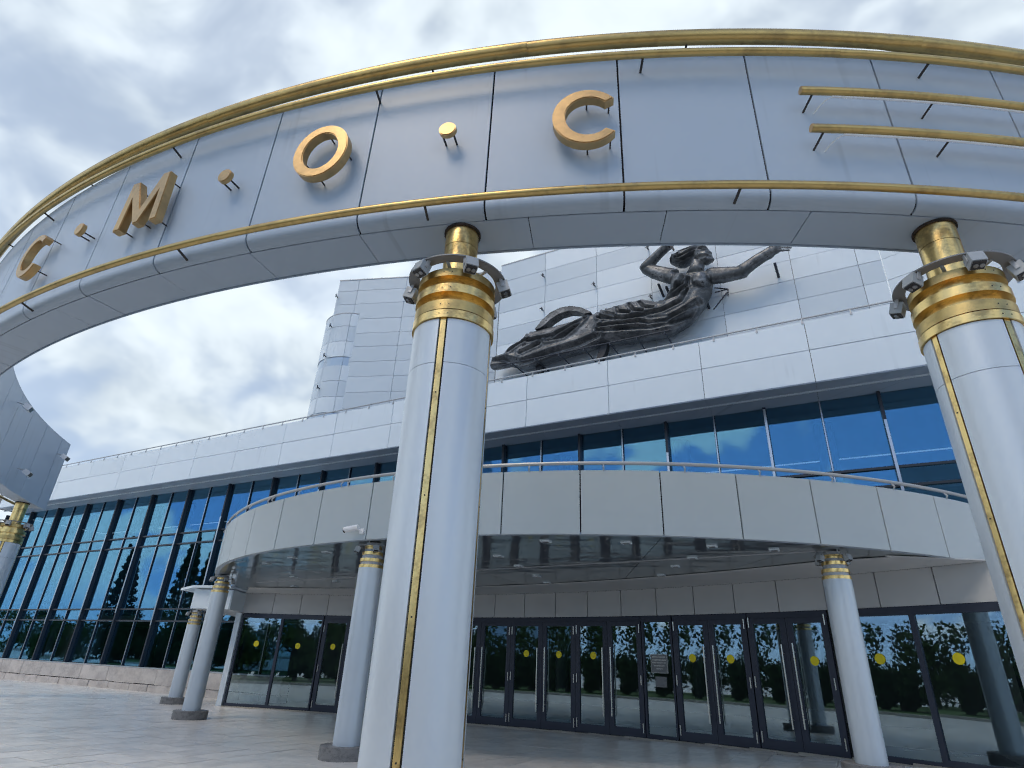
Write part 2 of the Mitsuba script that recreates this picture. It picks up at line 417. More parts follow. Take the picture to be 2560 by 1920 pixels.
panel_face((-14.31, 24.0), math.radians(-160.63), [0, 2.66, 5.64, 8.62, 9.87], zl, ['wall_panel', 'wall_panel_b'])
panel_face((3.75, 24.0), math.radians(-17.9), [0, 2.9, 5.8, 8.7], zr, ['white_panel', 'white_panel_b'])
for x, z in [(-11.52, 20.98), (-8.6, 19.53), (-11.54, 18.81), (-5.72, 20.92), (-5.73, 17.97)]:
    part(B, 'wall_anchor', [cyl((x, 24.0, z), (x, 23.72, z), 0.03, 6), cyl((x - .1, 23.74, z), (x + .1, 23.74, z), 0.025, 6), cyl((x, 23.74, z - .12), (x, 23.74, z + .1), 0.025, 6)], 'mullion_dark')
for s, z in ((9.80, 21.0), (9.80, 18.95), (9.80, 17.0), (9.80, 15.0)):
    a = math.radians(-160.63); u = np.array([math.cos(a), math.sin(a)]); o = np.array([-14.31, 24.0]) + s * u; nn = np.array([-u[1], u[0]])
    q = o - 0.25 * nn if (o - 0.25 * nn)[1] < o[1] else o + 0.25 * nn
    part(B, 'wall_anchor', [cyl((*o, z), (*q, z), 0.03, 6), cyl((*q, z - .12), (*q, z + .1), 0.03, 6)], 'mullion_dark')
# round stair shaft at the far end of the left wing
a = math.radians(-160.63); u = np.array([math.cos(a), math.sin(a)]); back = np.array([0.3318, -0.9433]) * -1
sc = np.array([-14.31, 24.0]) + 9.87 * u - 0.85 * u + 1.7 * back
zc = [19.75, 18.9, 17.9, 16.9, 16.35, 15.4, 14.45, 13.5, 12.9, 11.9]
for j in range(len(zc) - 1):
    glass_row = j in (3, 7)
    for t in range(0, 360, 60):
        part(B, 'shaft_panel', arcslab(sc, 1.75, 1.86 if not glass_row else 1.82, t + .3, t + 59.7, zc[j + 1] + 0.012, zc[j] - 0.012, 10), 'shaft_glass' if glass_row else rng.choice(['wall_panel', 'white_panel']), smooth=30)
part(B, 'shaft_core', arcslab(sc, 0.3, 1.75, 0, 360, 11.9, 19.74, 40), 'joint_dark', smooth=30)
part(B, 'shaft_roof', arcslab(sc, 0.05, 1.88, 0, 360, 19.75, 19.8, 40), 'rail_grey', smooth=30)

# ------------------------------------------------------------------ glazed entrance set on a hollow curve under the canopy
E_ = thing('glazed_entrance', 'curved glass entrance with dark framed doors and grey panels above, under the round canopy', 'entrance')
AC, AR = np.array([-10.617, -7.818]), 25.22
def ap(phi, r=AR):
    return np.array([AC[0] + r * math.sin(math.radians(phi)), AC[1] + r * math.cos(math.radians(phi))])
ZL0, ZL1 = 3.0, 3.68
phis = [1.75 + 2.48 * k for k in range(-9, 12)]
phis = [-20.75] + [p for p in phis if p > -20] + [31.3]
def chord(p0, p1, z=0.0):
    a, b = ap(p0), ap(p1); u = b - a
    return frame((a[0], a[1], z), u, AC - (a + b) / 2), float(np.hypot(*u))
for i in range(len(phis) - 1):
    M, L = chord(phis[i], phis[i + 1])
    part(E_, 'lintel_panel', put(box(0.012, L - 0.012, -0.03, 0.02, ZL0, ZL1), M), 'lintel_panel')
    mid = (ap(phis[i]) + ap(phis[i + 1])) / 2; nv = (AC - mid) / np.hypot(*(AC - mid))
    rc = [max([q for q in np.arange(0.06, 1.76, 0.02) if np.hypot(*(e + q * nv - np.array([-7.92, 21.71]))) < 12.45] + [0.06]) for e in (ap(phis[i]), ap(phis[i + 1]))]
    q = sg.Polygon([(0.012, .03), (L - .012, .03), (L - .012, .03 + rc[1]), (0.012, .03 + rc[0])])
    cp = trimesh.creation.extrude_polygon(q, 0.02, engine='earcut'); cp.apply_translation((0, 0, ZL1 + .003))
    part(E_, 'ceiling_panel', put(cp, M), 'lintel_panel')
part(E_, 'lintel_core', [put(box(0, chord(phis[i], phis[i + 1])[1], -0.3, -0.032, ZL0 + 0.01, 3.69), chord(phis[i], phis[i + 1])[0]) for i in range(len(phis) - 1)], 'joint_dark')
# left return with its little flat roof
corner = np.array([-20.49, 14.32]); jl = ap(-20.75)
pts = [jl, np.array([-18.95, 14.80]), corner, np.array([-23.3, 17.0])]
for a, b in ((np.array([-18.98, 14.72]), jl), (corner, np.array([-18.98, 14.72])), (np.array([-22.6, 18.3]), corner)):
    u = b - a; L = float(np.hypot(*u)); M = frame((a[0], a[1], 0), u)
    if (M[:2, 1] @ (np.array([-21, 17]) - a)) > 0: M = frame((a[0], a[1], 0), u, -M[:2, 1])
    for s0, s1 in (((0.01, L / 2 - .01), (L / 2 + .01, L - .01)) if L > 2 else ((0.01, L - .01),)):
        part(E_, 'return_panel', put(box(s0, s1, -0.03, 0.02, ZL0 + 0.02, 3.66), M), 'white_panel')
def poly_slab(p, z0, z1):
    m = trimesh.creation.extrude_polygon(sg.Polygon(p), z1 - z0, engine='earcut'); m.apply_translation((0, 0, z0)); return m
part(E_, 'flat_roof', poly_slab([(-21.95, 14.75), (-20.40, 14.15), (-18.85, 14.5), (-19.2, 18.3), (-22.9, 18.35)], 3.70, 3.78), 'white_panel_b')
part(E_, 'return_soffit', poly_slab([(-20.4, 14.42), (-19.0, 14.78), (-19.6, 15.8), (-19.6, 18.3), (-22.5, 18.3)], 3.01, 3.03), 'lintel_panel')
for ph, w in ((-20.9, 0.2), (31.45, 0.22)):
    c = ap(ph); z = float(floor_z(*c))
    M = frame((c[0], c[1], 0), ap(ph + .5) - ap(ph - .5), AC - c)
    part(E_, 'jamb', put(box(-w / 2, w / 2, -0.12, 0.10, z - 0.02, ZL0 - 0.005), M), 'white_panel')
jr = ap(31.45); M = frame((*jr, 0), (0.2, 1.0), (1.0, -0.2))
part(E_, 'side_wall', put(box(0.1, 3.6, -0.2, 0.0, 0.1, 3.7), M), 'door_frame')

def in_panel(phi0, phi1, name):
    """A fixed pane between two posts of the curve."""
    M, L = chord(phi0, phi1)
    z = float(floor_z(*((ap(phi0) + ap(phi1)) / 2)))
    h = part(E_, name, [put(box(0, 0.05, -0.05, 0.03, z, ZL0 - .005), M), put(box(L - 0.05, L, -0.05, 0.03, z, ZL0 - .005), M),
        put(box(0.05, L - 0.05, -0.05, 0.03, z, z + 0.10), M), put(box(0.05, L - 0.05, -0.05, 0.03, ZL0 - 0.16, ZL0 - .005), M)], 'door_frame')
    part(h, 'pane', put(trimesh.Trimesh([(0.05, -0.01, z + .1), (L - .05, -0.01, z + .1), (L - .05, -0.01, ZL0 - .16), (0.05, -0.01, ZL0 - .16)], [[0, 1, 2], [0, 2, 3]]), M), 'door_glass')
    return h, M, L, z
def disc(r, M, u, d, z, mat_, holder, name):
    q = sg.Point(0, 0).buffer(r, 24)
    part(holder, name, put(prism(sa.translate(q, u, z), 0.004), M @ trimesh.transformations.translation_matrix((0, d, 0))), mat_)
def door(phi0, phi1, hinge_left, sticker=None):
    M, L = chord(phi0, phi1)
    z = float(floor_z(*((ap(phi0) + ap(phi1)) / 2))) + 0.015
    st, top = 0.145, 2.86
    h = part(E_, 'door', [put(box(0.005, st, -0.04, 0.03, z, top), M), put(box(L - st, L - .005, -0.04, 0.03, z, top), M),
        put(box(st, L - st, -0.04, 0.03, z, z + 0.20), M), put(box(st, L - st, -0.04, 0.03, top - 0.11, top), M)], 'door_frame')
    part(h, 'pane', put(trimesh.Trimesh([(st, -0.005, z + .2), (L - st, -0.005, z + .2), (L - st, -0.005, top - .11), (st, -0.005, top - .11)], [[0, 1, 2], [0, 2, 3]]), M), 'door_glass')
    hu = L - 0.13 if hinge_left else 0.13
    part(h, 'handle', put(trimesh.util.concatenate([cyl((hu, 0.11, z + 0.42), (hu, 0.11, z + 2.08), 0.017, 8), cyl((hu, 0.03, z + .6), (hu, 0.11, z + .6), 0.01, 6), cyl((hu, 0.03, z + 1.9), (hu, 0.11, z + 1.9), 0.01, 6)]), M), 'steel', smooth=30)
    xh = 0.05 if hinge_left else L - 0.05
    for zz in (z + 0.22, z + 1.30, z + 2.55):
        part(h, 'hinge', put(cyl((xh, 0.045, zz - .11), (xh, 0.045, zz + .11), 0.014, 8), M), 'steel')
    if sticker is not None:
        disc(0.095, M, L * sticker, 0.0, 1.99, 'sticker_yellow', h, 'sticker')
    return h, M, L, z
# from the left: two fixed panes, door pairs, a narrow fixed light each side of the middle, two fixed panes
h, M, L, z = in_panel(-20.6, -16.99, 'side_light'); disc(0.10, M, L * .47, 0.0, 1.99, 'sticker_yellow', h, 'sticker')
h, M, L, z = in_panel(-16.99, -13.3, 'side_light'); disc(0.10, M, L * .48, 0.0, 1.97, 'sticker_yellow', h, 'sticker')
def pair(p0, p1, s0, s1):
    m = (p0 + p1) / 2
    door(p0, m, True, s0); door(m, p1, False, s1)
pair(-13.2, -8.45, .46, .5); pair(-8.45, -3.7, .5, None)
h, M, L, z = in_panel(-3.65, -1.85, 'narrow_light')
pair(-1.8, 3.2, None, None); pair(3.2, 8.25, .5, .5); pair(8.25, 13.0, .55, None)
h, M, L, z = in_panel(13.05, 15.05, 'narrow_light')
nt = part(h, 'notice', put(box(0.22, 0.70, -0.005, 0.006, 1.62, 2.06), M), 'notice_plate', label='dark notice plate with five lines of pale print')
pr = []
for zz, a, b, hh in ((1.995, .27, .64, .035), (1.925, .255, .665, .035), (1.86, .255, .665, .022), (1.79, .31, .61, .026), (1.72, .37, .55, .022)):
    pr.append(put(box(a, b, 0.006, 0.008, zz - hh / 2, zz + hh / 2), M))
pr += [put(box(0.22, 0.70, 0.006, 0.009, zz, zz + .012), M) for zz in (1.62, 2.048)] + [put(box(uu, uu + .012, 0.006, 0.0095, 1.632, 2.048), M) for uu in (0.22, 0.688)]
part(h, 'notice_print', pr, 'notice_print')
part(h, 'small_sheet', put(box(0.32, 0.64, -0.004, 0.004, 1.30, 1.54), M), 'notice_plate')
pair(15.1, 19.65, .5, .5); pair(19.7, 23.95, None, .55)
h, M, L, z = in_panel(24.1, 27.75, 'side_light'); disc(0.10, M, L * .53, 0.0, 2.05, 'sticker_yellow', h, 'sticker')
h, M, L, z = in_panel(27.75, 31.3, 'side_light'); disc(0.10, M, L * .40, 0.0, 2.07, 'sticker_yellow', h, 'sticker')
for p0, p1 in ((-13.25, -8.45), (-8.45, -3.7), (-1.8, 3.2), (3.2, 8.25), (8.25, 13.0), (15.1, 19.65), (19.7, 23.95)):
    M, L = chord(p0, p1)
    part(E_, 'door_head', put(box(0, L, -0.06, -0.005, 2.865, ZL0 - .005), M), 'door_frame')
for i in range(len(phis) - 1):
    M, L = chord(phis[i], phis[i + 1]); z = float(floor_z(*((ap(phis[i]) + ap(phis[i + 1])) / 2)))
    part(E_, 'threshold', put(box(0.004, L - 0.004, -0.05, 0.09, z - 0.05, z + 0.012), M), 'kerb_stone')
for i in range(len(phis) - 1):   # vestibule behind the doors
    M, L = chord(phis[i], phis[i + 1]); z = float(floor_z(*((ap(phis[i]) + ap(phis[i + 1])) / 2)))
    part(E_, 'vestibule_floor', put(box(-.2, L + .2, -4.0, -0.06, z - 0.1, z - 0.0), M), 'interior_floor')
    part(E_, 'vestibule_wall', put(box(-.3, L + .3, -4.2, -4.0, -0.1, 3.2), M), 'interior_wall')
    part(E_, 'vestibule_ceiling', put(box(-.3, L + .3, -4.0, -0.3, 2.99, 3.1), M), 'interior_wall')

# ------------------------------------------------------------------ round canopy
C_ = thing('entrance_canopy', 'round grey panelled canopy with a thin top rail and polished underside over the entrance doors', 'canopy')
CC, CR = np.array([-7.92, 21.71]), 12.89
ts = [-133.6, -127.4, -121.3, -115.28, -109.37, -102.85, -96.45, -90.06, -83.75, -77.5, -71.25, -65.04, -59.12, -53.05, -46.95, -40.9, -36.05, -31.0, -25.0]
for i in range(len(ts) - 1):
    m = arcslab(CC, CR - 0.05, CR + rng.uniform(-.003, .003), ts[i] + 0.055, ts[i + 1] - 0.055, 3.70, 4.83, 6)
    part(C_, 'fascia_panel', m, rng.choice(['canopy_panel', 'canopy_panel_b']), smooth=30)
part(C_, 'fascia_core', arcslab(CC, CR - 0.4, CR - 0.052, ts[0], ts[-1], 3.73, 4.81, 90), 'joint_dark', smooth=30)
part(C_, 'soffit_edge', arcslab(CC, CR - 0.12, CR - 0.052, ts[0], ts[-1], 3.700, 3.712, 90), 'band_metal', smooth=30)
def rail_path(a0, a1, n, r, z): return [(*pol(CC, r, t), z) for t in np.linspace(a0, a1, n)]
part(C_, 'top_rail', tube(rail_path(-133.6, -25, 110, CR - 0.03, 4.97), 0.035, 8), 'rail_grey', smooth=40)
for t in (-128, -122, -116, -111, -106.13, -105.2, -100.1, -93.94, -93.06, -87.85, -80.5, -75.35, -74.46, -69.39, -63.09, -57.18, -51.07, -45.22, -39.27, -33):
    a, b = pol(CC, CR - .03, t), pol(CC, CR + .035, t)
    part(C_, 'rail_bracket', [cyl((*a, 4.95), (*b, 4.87), 0.014, 6), cyl((*b, 4.87), (*pol(CC, CR - .02, t), 4.80), 0.014, 6)], 'rail_grey')
rim = [tuple(pol(CC, CR - 0.05, t)) for t in np.linspace(-165, -15, 90)]
inner = [tuple(ap(p, AR + 0.2)) for p in np.linspace(31.3, -20.7, 40)]
sof = sg.Polygon(rim).intersection(sg.Polygon([(-40, 0), (20, 0), (20, 13.4)] + inner + [(-40, 15.6)]))
sof = sof.buffer(0)
def level(poly, z0, z1):
    gs = getattr(poly, 'geoms', [poly]); ms = []
    for g in gs:
        if g.geom_type != 'Polygon' or g.area < 1e-4: continue
        m = trimesh.creation.extrude_polygon(g, z1 - z0, engine='earcut'); m.apply_translation((0, 0, z0)); ms.append(m)
    return trimesh.util.concatenate(ms)
seamx = [(-16.5, 13.6), (-7.5, 12.8), (-3.4, 12.44), (-0.05, 12.15)]
cut = so.unary_union([sg.LineString(seamx).buffer(0.02)] + [sg.LineString([tuple(pol(CC, 3, t)), tuple(pol(CC, 14, t))]).buffer(0.006) for t in (-115.28, -90.06, -65.04, -53.05, -40.9)])
for g in getattr(sof.difference(cut), 'geoms', [sof]):
    if g.area > 0.05: part(C_, 'soffit_panel', level(g, 3.715, 3.735), 'soffit_mirror')
part(C_, 'soffit_strip', tube([(x, y, 3.714) for x, y in seamx], 0.012, 6), 'rail_grey')
part(C_, 'canopy_roof', level(sg.Polygon(rim).intersection(sg.box(-30, 0, 15, 18.45)), 4.4, 4.45), 'roof_felt')
for x, y in [(-4.64, 9.96), (-6.29, 11.15), (-6.48, 12.45), (-3.28, 10.46), (-1.92, 11.18), (-0.95, 11.8), (-2.51, 12.3), (-6.77, 14.03), (-3.08, 13.23), (-3.7, 14.44), (-4.3, 15.0), (-7.02, 15.2), (-1.12, 14.9), (0.81, 13.59), (-9.82, 9.75), (-11.26, 10.13), (-12.74, 10.68), (-13.98, 12.76), (-13.41, 13.9), (-15.9, 14.6)]:
    d = part(C_, 'downlight', box(x - .085, x + .085, y - .085, y + .085, 3.69, 3.713), 'white_panel_b')
    part(d, 'lens', box(x - .055, x + .055, y - .055, y + .055, 3.684, 3.689), 'lens_grey')

# ------------------------------------------------------------------ ring-shaped sign band on tall columns
R_ = thing('sign_band', 'large curved grey metal band with gold tubes and letters on tall silver columns', 'sign')
RC, RO, RI = np.array([-10.167, 26.519]), 23.18, 22.45
ZB, ZT = 6.40, 9.10
T0, T1 = -138.35, -41.6
js = [T0] + [-71.89 + 4.033 * k for k in range(-16, 8)] + [T1]
band = ['band_metal', 'band_metal', 'band_metal_b']
qr = [(math.sin(t), math.cos(t)) for t in np.linspace(0, PI / 2, 7)]
for i in range(len(js) - 1):
    a, b = js[i] + 0.030, js[i + 1] - 0.030
    n = max(2, int(6 * (b - a) / 4))
    bm = rng.choice(band)
    dr_ = rng.uniform(-.002, .002)
    rr = RO + dr_      # one sheet with its lower and upper edges rolled back
    prof = [(rr - 0.15 + 0.15 * s, ZB + 0.16 - 0.15 * c_) for s, c_ in qr] + [(rr - 0.15 + 0.15 * s, ZT - 0.17 + 0.15 * c_) for s, c_ in qr[::-1]]
    prof += [(r_ - 0.03, min(max(z_, ZB + .05), ZT - .06)) for r_, z_ in prof[::-1] if r_ > rr - 0.12]
    part(R_, 'face_panel', sweep_prof(RC, prof, a, b, n), bm, smooth=40)
    part(R_, 'inner_panel', arcslab(RC, RI, RI + 0.04, a, b, ZB + 0.02, ZT - 0.02, n), 'band_metal', smooth=30)
    part(R_, 'cap_panel', arcslab(RC, RI + 0.0, RO - 0.152, a, b, ZT - 0.015, ZT, n), 'band_metal_b', smooth=30)
sj = [T0, -134.5, -130.5, -126.4, -122.4, -118.3, -114.3, -110.3, -106.2, -102.2, -98.1, -94.1, -90.1, -87.9, -84.04, -80.03, -75.98, -72.64, -70.63, -66.64, -62.6, -58.56, -54.5, -50.5, -46.4, T1]
for i in range(len(sj) - 1):
    part(R_, 'soffit_panel', arcslab(RC, RI + 0.012, RO - 0.16, sj[i] + 0.012, sj[i + 1] - 0.012, ZB + rng.uniform(0, .006), ZB + 0.02, max(2, int((sj[i + 1] - sj[i]) * 1.5))), 'band_metal', smooth=30)
part(R_, 'core', arcslab(RC, RI + 0.042, RO - 0.052, T0 + .02, T1 - .02, ZB + 0.09, ZT - 0.09, 110), 'joint_dark', smooth=30)
part(R_, 'edge_angle', arcslab(RC, RI - 0.012, RI - 0.002, T0, T1, ZB - 0.02, ZB + 0.05, 110), 'band_metal', smooth=30)
for t, s in ((T0, -1), (T1, 1)):
    part(R_, 'end_panel', arcslab(RC, RI, RO, t + s * 0.002 if s < 0 else t, t + s * 0.06, ZB, ZT, 1), 'band_metal')
def ring_path(t0, t1, r, z, n): return [(*pol(RC, r, t), z) for t in np.linspace(t0, t1, n)]
def ring_tube(name, r, z, rad, seams, m, t0=T0, t1=T1):
    ss = [t0] + [s for s in seams if t0 < s < t1] + [t1]
    for i in range(len(ss) - 1):
        a, b = ss[i] + 0.003, ss[i + 1] - 0.003
        part(R_, name, tube(ring_path(a, b, r, z, max(3, int((b - a) * 1.6))), rad, 14), m, smooth=40)
ring_tube('upper_tube', RO + 0.12, 9.07, 0.094, [-133 + 12.45 * k for k in range(8)] + [-59.5], 'brass_dull')
ring_tube('middle_tube', RO + 0.21, 8.65, 0.050, [-129 + 11.3 * k for k in range(8)], 'brass_dull')
ring_tube('lower_tube', RO + 0.19, 6.46, 0.046, [-126.7 + 11.55 * k for k in range(8)], 'brass_dull')
for k in range(11):
    for rr, z, off in ((RO + 0.20, 8.65, 0.0), (RO + 0.18, 6.46, 2.3)):
        t = T0 + 1.2 + 8.75 * k + off
        part(R_, 'bracket', cyl((*pol(RC, RO - 0.03, t), z - 0.07), (*pol(RC, rr, t + .05), z - 0.02), 0.016, 6), 'bolt_black')
    t = T0 + 5.5 + 8.4 * k
    part(R_, 'bracket', cyl((*pol(RC, RO - 0.05, t), ZT - 0.12), (*pol(RC, RO + 0.10, t), 9.0), 0.014, 6), 'bolt_black')

# gold bars at the right-hand end of the lettering
for z, t0, lab in ((7.945, -62.64, 'upper of two gold bars on the curved sign band right of the letters'), (7.315, -62.60, 'lower of two gold bars on the curved sign band right of the letters')):
    k = thing('sign_bar', lab, 'bar', 'gold bars on the sign band')
    part(k, 'bar', tube(ring_path(t0, -48, RO + 0.21, z, 24), 0.049, 16), 'brass_dull', smooth=40)
    part(k, 'end_cap', tube([(*pol(RC, RO + 0.21, t0 - .016), z), (*pol(RC, RO + 0.21, t0), z)], 0.047, 16), 'brass_letter')
    for t in np.arange(t0 + 0.35, -49, 3.6):
        part(k, 'bracket', cyl((*pol(RC, RO - .03, t - .12), z - 0.13), (*pol(RC, RO + .2, t), z - 0.03), 0.013, 6), 'bolt_black')
    part(k, 'light_strip', arcslab(RC, RO + .185, RO + .20, t0 + .9, -48, z - .082, z - .058, 24), 'cctv_white', smooth=30)
    part(k, 'cable', tube([(*pol(RC, RO, t0 + .55), z - .14), (*pol(RC, RO + .08, t0 + .62), z - .115), (*pol(RC, RO + .15, t0 + .75), z - .085), (*pol(RC, RO + .19, t0 + .92), z - .07)], 0.006, 6), 'cctv_white')

# ------------------------------------------------------------------ letters: open C, M, O, C and dots between them
def arc_pts(cx, cy, rx, ry, a0, a1, n=40):
    return [(cx + rx * math.cos(math.radians(t)), cy + ry * math.sin(math.radians(t))) for t in np.linspace(a0, a1, n)]
def shape_O():
    return sg.Polygon(arc_pts(0, 0, .44, .50, 0, 360, 64), [arc_pts(0, 0, .285, .345, 0, 360, 64)])
def shape_C():
    o = arc_pts(0, 0, .46, .50, 38, 322, 50); i = arc_pts(.02, 0, .31, .345, 322 - 6, 38 + 6, 50)
    return sg.Polygon(o + i)
def shape_M():
    p = [(-.50, -.5), (-.34, -.5), (-.31, .12), (-.06, -.46), (.06, -.46), (.31, .12), (.34, -.5), (.50, -.5), (.44, .5), (.28, .5), (0, -.16), (-.28, .5), (-.44, .5)]
    return sg.Polygon(p)
def curved(mesh, t, r, z):
    """Place (along, outward, up) letter geometry flat on the band at angle t."""
    o = pol(RC, r, t); rad = np.array([math.cos(math.radians(t)), math.sin(math.radians(t))])
    return put(mesh, frame((*o, z), (-rad[1], rad[0]), rad))
def letter(poly, t, z, lab, pins, s=0.9):
    poly = sa.scale(poly, s, s, origin=(0, 0)); pins = [(u * s, v * s) for u, v in pins]
    k = thing('sign_letter', lab, 'letter', 'gold letters on the sign band')
    body = [prism(poly, 0.105), put(prism(poly.buffer(-.012, join_style=2), 0.010), trimesh.transformations.translation_matrix((0, .1051, 0)))]
    part(k, 'body', [curved(m, t, RO + 0.125, z) for m in body], 'brass_letter', smooth=25)
    for u, v in pins:
        part(k, 'pin', curved(cyl((u, -0.13, v), (u, 0.01, v), 0.011, 6), t, RO + 0.125, z), 'bolt_black')
letter(shape_C(), -91.75, 7.39, 'gold letter C at the left, nearest the outer end of the band', [(.28, .38), (.28, -.38), (-.38, 0)], 0.84)
letter(shape_M(), -84.83, 7.52, 'gold letter M with slanted strokes', [(-.40, -.43), (.40, -.43), (.0, -.36), (-.34, .4), (.36, .4)])
letter(shape_O(), -77.36, 7.575, 'gold letter O, the only closed oval letter', [(0.0, -.42), (.36, 0), (-.36, .0), (0, .42)])
letter(shape_C(), -68.87, 7.575, 'gold letter C at the right, last of the lettering', [(.0, -.43), (.0, .42), (.30, -.35), (.30, .33)])
for t, z, lab in ((-88.54, 7.49, 'small dull gold dot left of the letter M'), (-81.12, 7.55, 'small gold dot between the letters M and O'), (-73.10, 7.61, 'small gold dot between the letter O and the right letter C')):
    k = thing('sign_dot', lab, 'dot', 'gold dots between the letters')
    part(k, 'body', curved(trimesh.util.concatenate([prism(sg.Point(0, 0).buffer(.11, 20), 0.055), put(prism(sg.Point(0, 0).buffer(.10, 20), 0.01), trimesh.transformations.translation_matrix((0, .0551, 0)))]), t, RO + 0.16, z), 'brass_letter')
    for u in (-.07, .07):
        part(k, 'pin', curved(cyl((u, -0.17, -.05), (u, 0.01, -.05), 0.013, 6), t, RO + 0.16, z), 'bolt_black')

# ------------------------------------------------------------------ columns
def floodlight(holder, c, r, z, deg, s):
    """Box lamp with two lenses hung by a strap from the lamp ring."""
    p = pol(c, r, deg); rad = np.array([math.cos(math.radians(deg)), math.sin(math.radians(deg))])
    M = frame((*p, z), (-rad[1], rad[0]), rad) @ trimesh.transformations.rotation_matrix(math.radians(18), (1, 0, 0)) @ np.diag([s, s, s, 1.0])
    k = part(holder, 'floodlight', put(box(-.07, .07, -.065, .065, -.17, -.03), M), 'lamp_grey')
    part(k, 'strap', [put(box(-.082, -.073, -.02, .02, -.11, .02), M), put(box(.073, .082, -.02, .02, -.11, .02), M)], 'rail_grey')
    part(k, 'housing', put(box(-.058, .058, -.052, .052, -.185, -.171), M), 'bolt_black')
    for u in (-.028, .028):
        part(k, 'lens', put(cyl((u, 0, -.193), (u, 0, -.183), 0.024, 10), M), 'lens_grey')

def big_column(theta, lab, rot, strip0):
    k = thing('sign_column', lab, 'column', 'tall columns under the sign band')
    c = pol(RC, 22.82, theta)
    zf = float(floor_z(*c)) - 0.02
    R0 = 0.435
    half = math.degrees(0.048 / R0)
    for q in range(4):
        a0, a1 = strip0 + 90 * q + half, strip0 + 90 * (q + 1) - half
        for z0, z1 in ((zf, 4.386), (4.392, 4.915)):
            part(k, 'shaft_panel', arcslab(c, R0 - 0.03, R0, a0, a1, z0, z1, 16), 'shaft_paint', smooth=30)
        d = strip0 + 90 * q; hs = math.degrees(0.030 / R0)
        st = part(k, 'strip', arcslab(c, R0 - 0.03, R0 - 0.004, d - hs, d + hs, zf, 4.915, 3), 'brass', smooth=30)
        for zz in np.arange(0.9, 4.9, 1.05):
            p = pol(c, R0 - .006, d); e = pol(c, R0 + .001, d)
            part(st, 'screw', cyl((*p, zz), (*e, zz), 0.008, 8), 'bolt_black')
    part(k, 'shaft_core', arcslab(c, 0.1, R0 - 0.032, 0, 360, zf, 4.93, 40), 'joint_dark', smooth=30)
    part(k, 'capital_core', arcslab(c, 0.05, 0.37, 0, 360, 4.93, 5.555, 48), 'brass', smooth=40)
    for z0, z1, r, m in ((4.92, 5.015, .458, 'brass'), (5.03, 5.15, .450, 'brass_dull'), (5.25, 5.355, .455, 'brass'), (5.465, 5.56, .447, 'brass_dull')):
        h = part(k, 'gold_ring', arcslab(c, 0.30, r, 0, 360, z0, z1, 56), m, smooth=30)
        for dd in (-6, 6):
            p, e = pol(c, r - .003, strip0 + dd), pol(c, r + .003, strip0 + dd)
            part(h, 'screw', cyl((*p, (z0 + z1) / 2), (*e, (z0 + z1) / 2), 0.007, 8), 'bolt_black')
    part(k, 'neck', arcslab(c, 0.05, 0.20, 0, 360, 5.56, 6.130, 40), 'brass', smooth=30)
    part(k, 'neck', arcslab(c, 0.05, 0.202, 0, 360, 6.136, 6.372, 40), 'brass', smooth=30)
    part(k, 'seal', arcslab(c, 0.05, 0.225, 0, 360, 6.374, 6.399, 30), 'seal_rot', smooth=30)
    lr = part(k, 'lamp_ring', arcslab(c, 0.445, 0.575, 0, 360, 5.640, 5.655, 56), 'lamp_plate', smooth=30)
    part(lr, 'arm', [cyl((*pol(c, .15, rot + 30 + 60 * q), 5.60), (*pol(c, .46, rot + 30 + 60 * q), 5.645), 0.02, 6) for q in range(6)], 'lamp_grey')
    for q in range(6):
        floodlight(k, c, 0.53, 5.64, rot + 60 * q, 1.0)
    return k

def move_lathe(prof, c, n=48):
    th = np.arange(n) * 2 * PI / n; K = len(prof)
    v = np.array([[c[0] + r * math.cos(t), c[1] + r * math.sin(t), z] for t in th for r, z in prof]); f = []
    for i in range(n):
        for j in range(K - 1):
            a, b = i * K + j, ((i + 1) % n) * K + j
            f += [[a, b, b + 1], [a, b + 1, a + 1]]
    return v, np.array(f)

big_column(-72.75, 'tall silver column with gold strip in the middle foreground, carrying the sign band', -42, -70.0)
big_column(-58.75, 'tall silver column with gold strip at the right edge of the picture', -78, -56.0)
big_column(-135.9, 'tall silver column at the far left end of the sign band', -100, -126.0)

def small_column(x, y, ztop, lab, hgt_cap=0.48):
    k = thing('canopy_column', lab, 'column', 'slim columns around the entrance')
    c = np.array([x, y]); zf = float(floor_z(x, y))
    zs = ztop - hgt_cap
    ang = [i * 22.5 + 11.25 for i in range(16)]
    m = arcslab(c, 0.02, 0.44, 0, 360, zf - 0.03, zf + 0.20, 32)
    part(k, 'base', m, 'base_granite', smooth=30)
    part(k, 'shaft', arcslab(c, 0.02, 0.232, 0, 360, zf + 0.20, zs, 36), 'shaft_paint', smooth=30)
    part(k, 'capital_core', trimesh.Trimesh(*move_lathe([(0.21, zs), (0.20, zs + .2), (0.17, zs + .3), (0.14, ztop)], c, 32), process=False), 'rail_grey', smooth=40)
    for dz, r in ((0.0, .236), (0.115, .230), (0.245, .205), (0.36, .165)):
        part(k, 'gold_ring', arcslab(c, 0.08, r, 0, 360, zs + dz, zs + dz + 0.058, 36), 'brass', smooth=30)
    part(k, 'lamp_ring', arcslab(c, 0.24, 0.31, 0, 360, ztop - 0.075, ztop - 0.065, 32), 'lamp_plate', smooth=30)
    part(k, 'hanger', [cyl((*pol(c, .27, a), ztop - .07), (*pol(c, .27, a), ztop + .01), 0.012, 6) for a in (20, 110, 200, 290)], 'lamp_grey')
    for q in range(4):
        floodlight(k, c, 0.285, ztop - 0.07, -130 + 90 * q + (20 if x < -10 else 0), 0.72)
    return k
small_column(-8.05, 9.22, 3.70, 'slim silver column with gold collars just left of the middle foreground column')
small_column(-16.1, 12.05, 3.70, 'slim silver column with dark round base under the left end of the canopy')
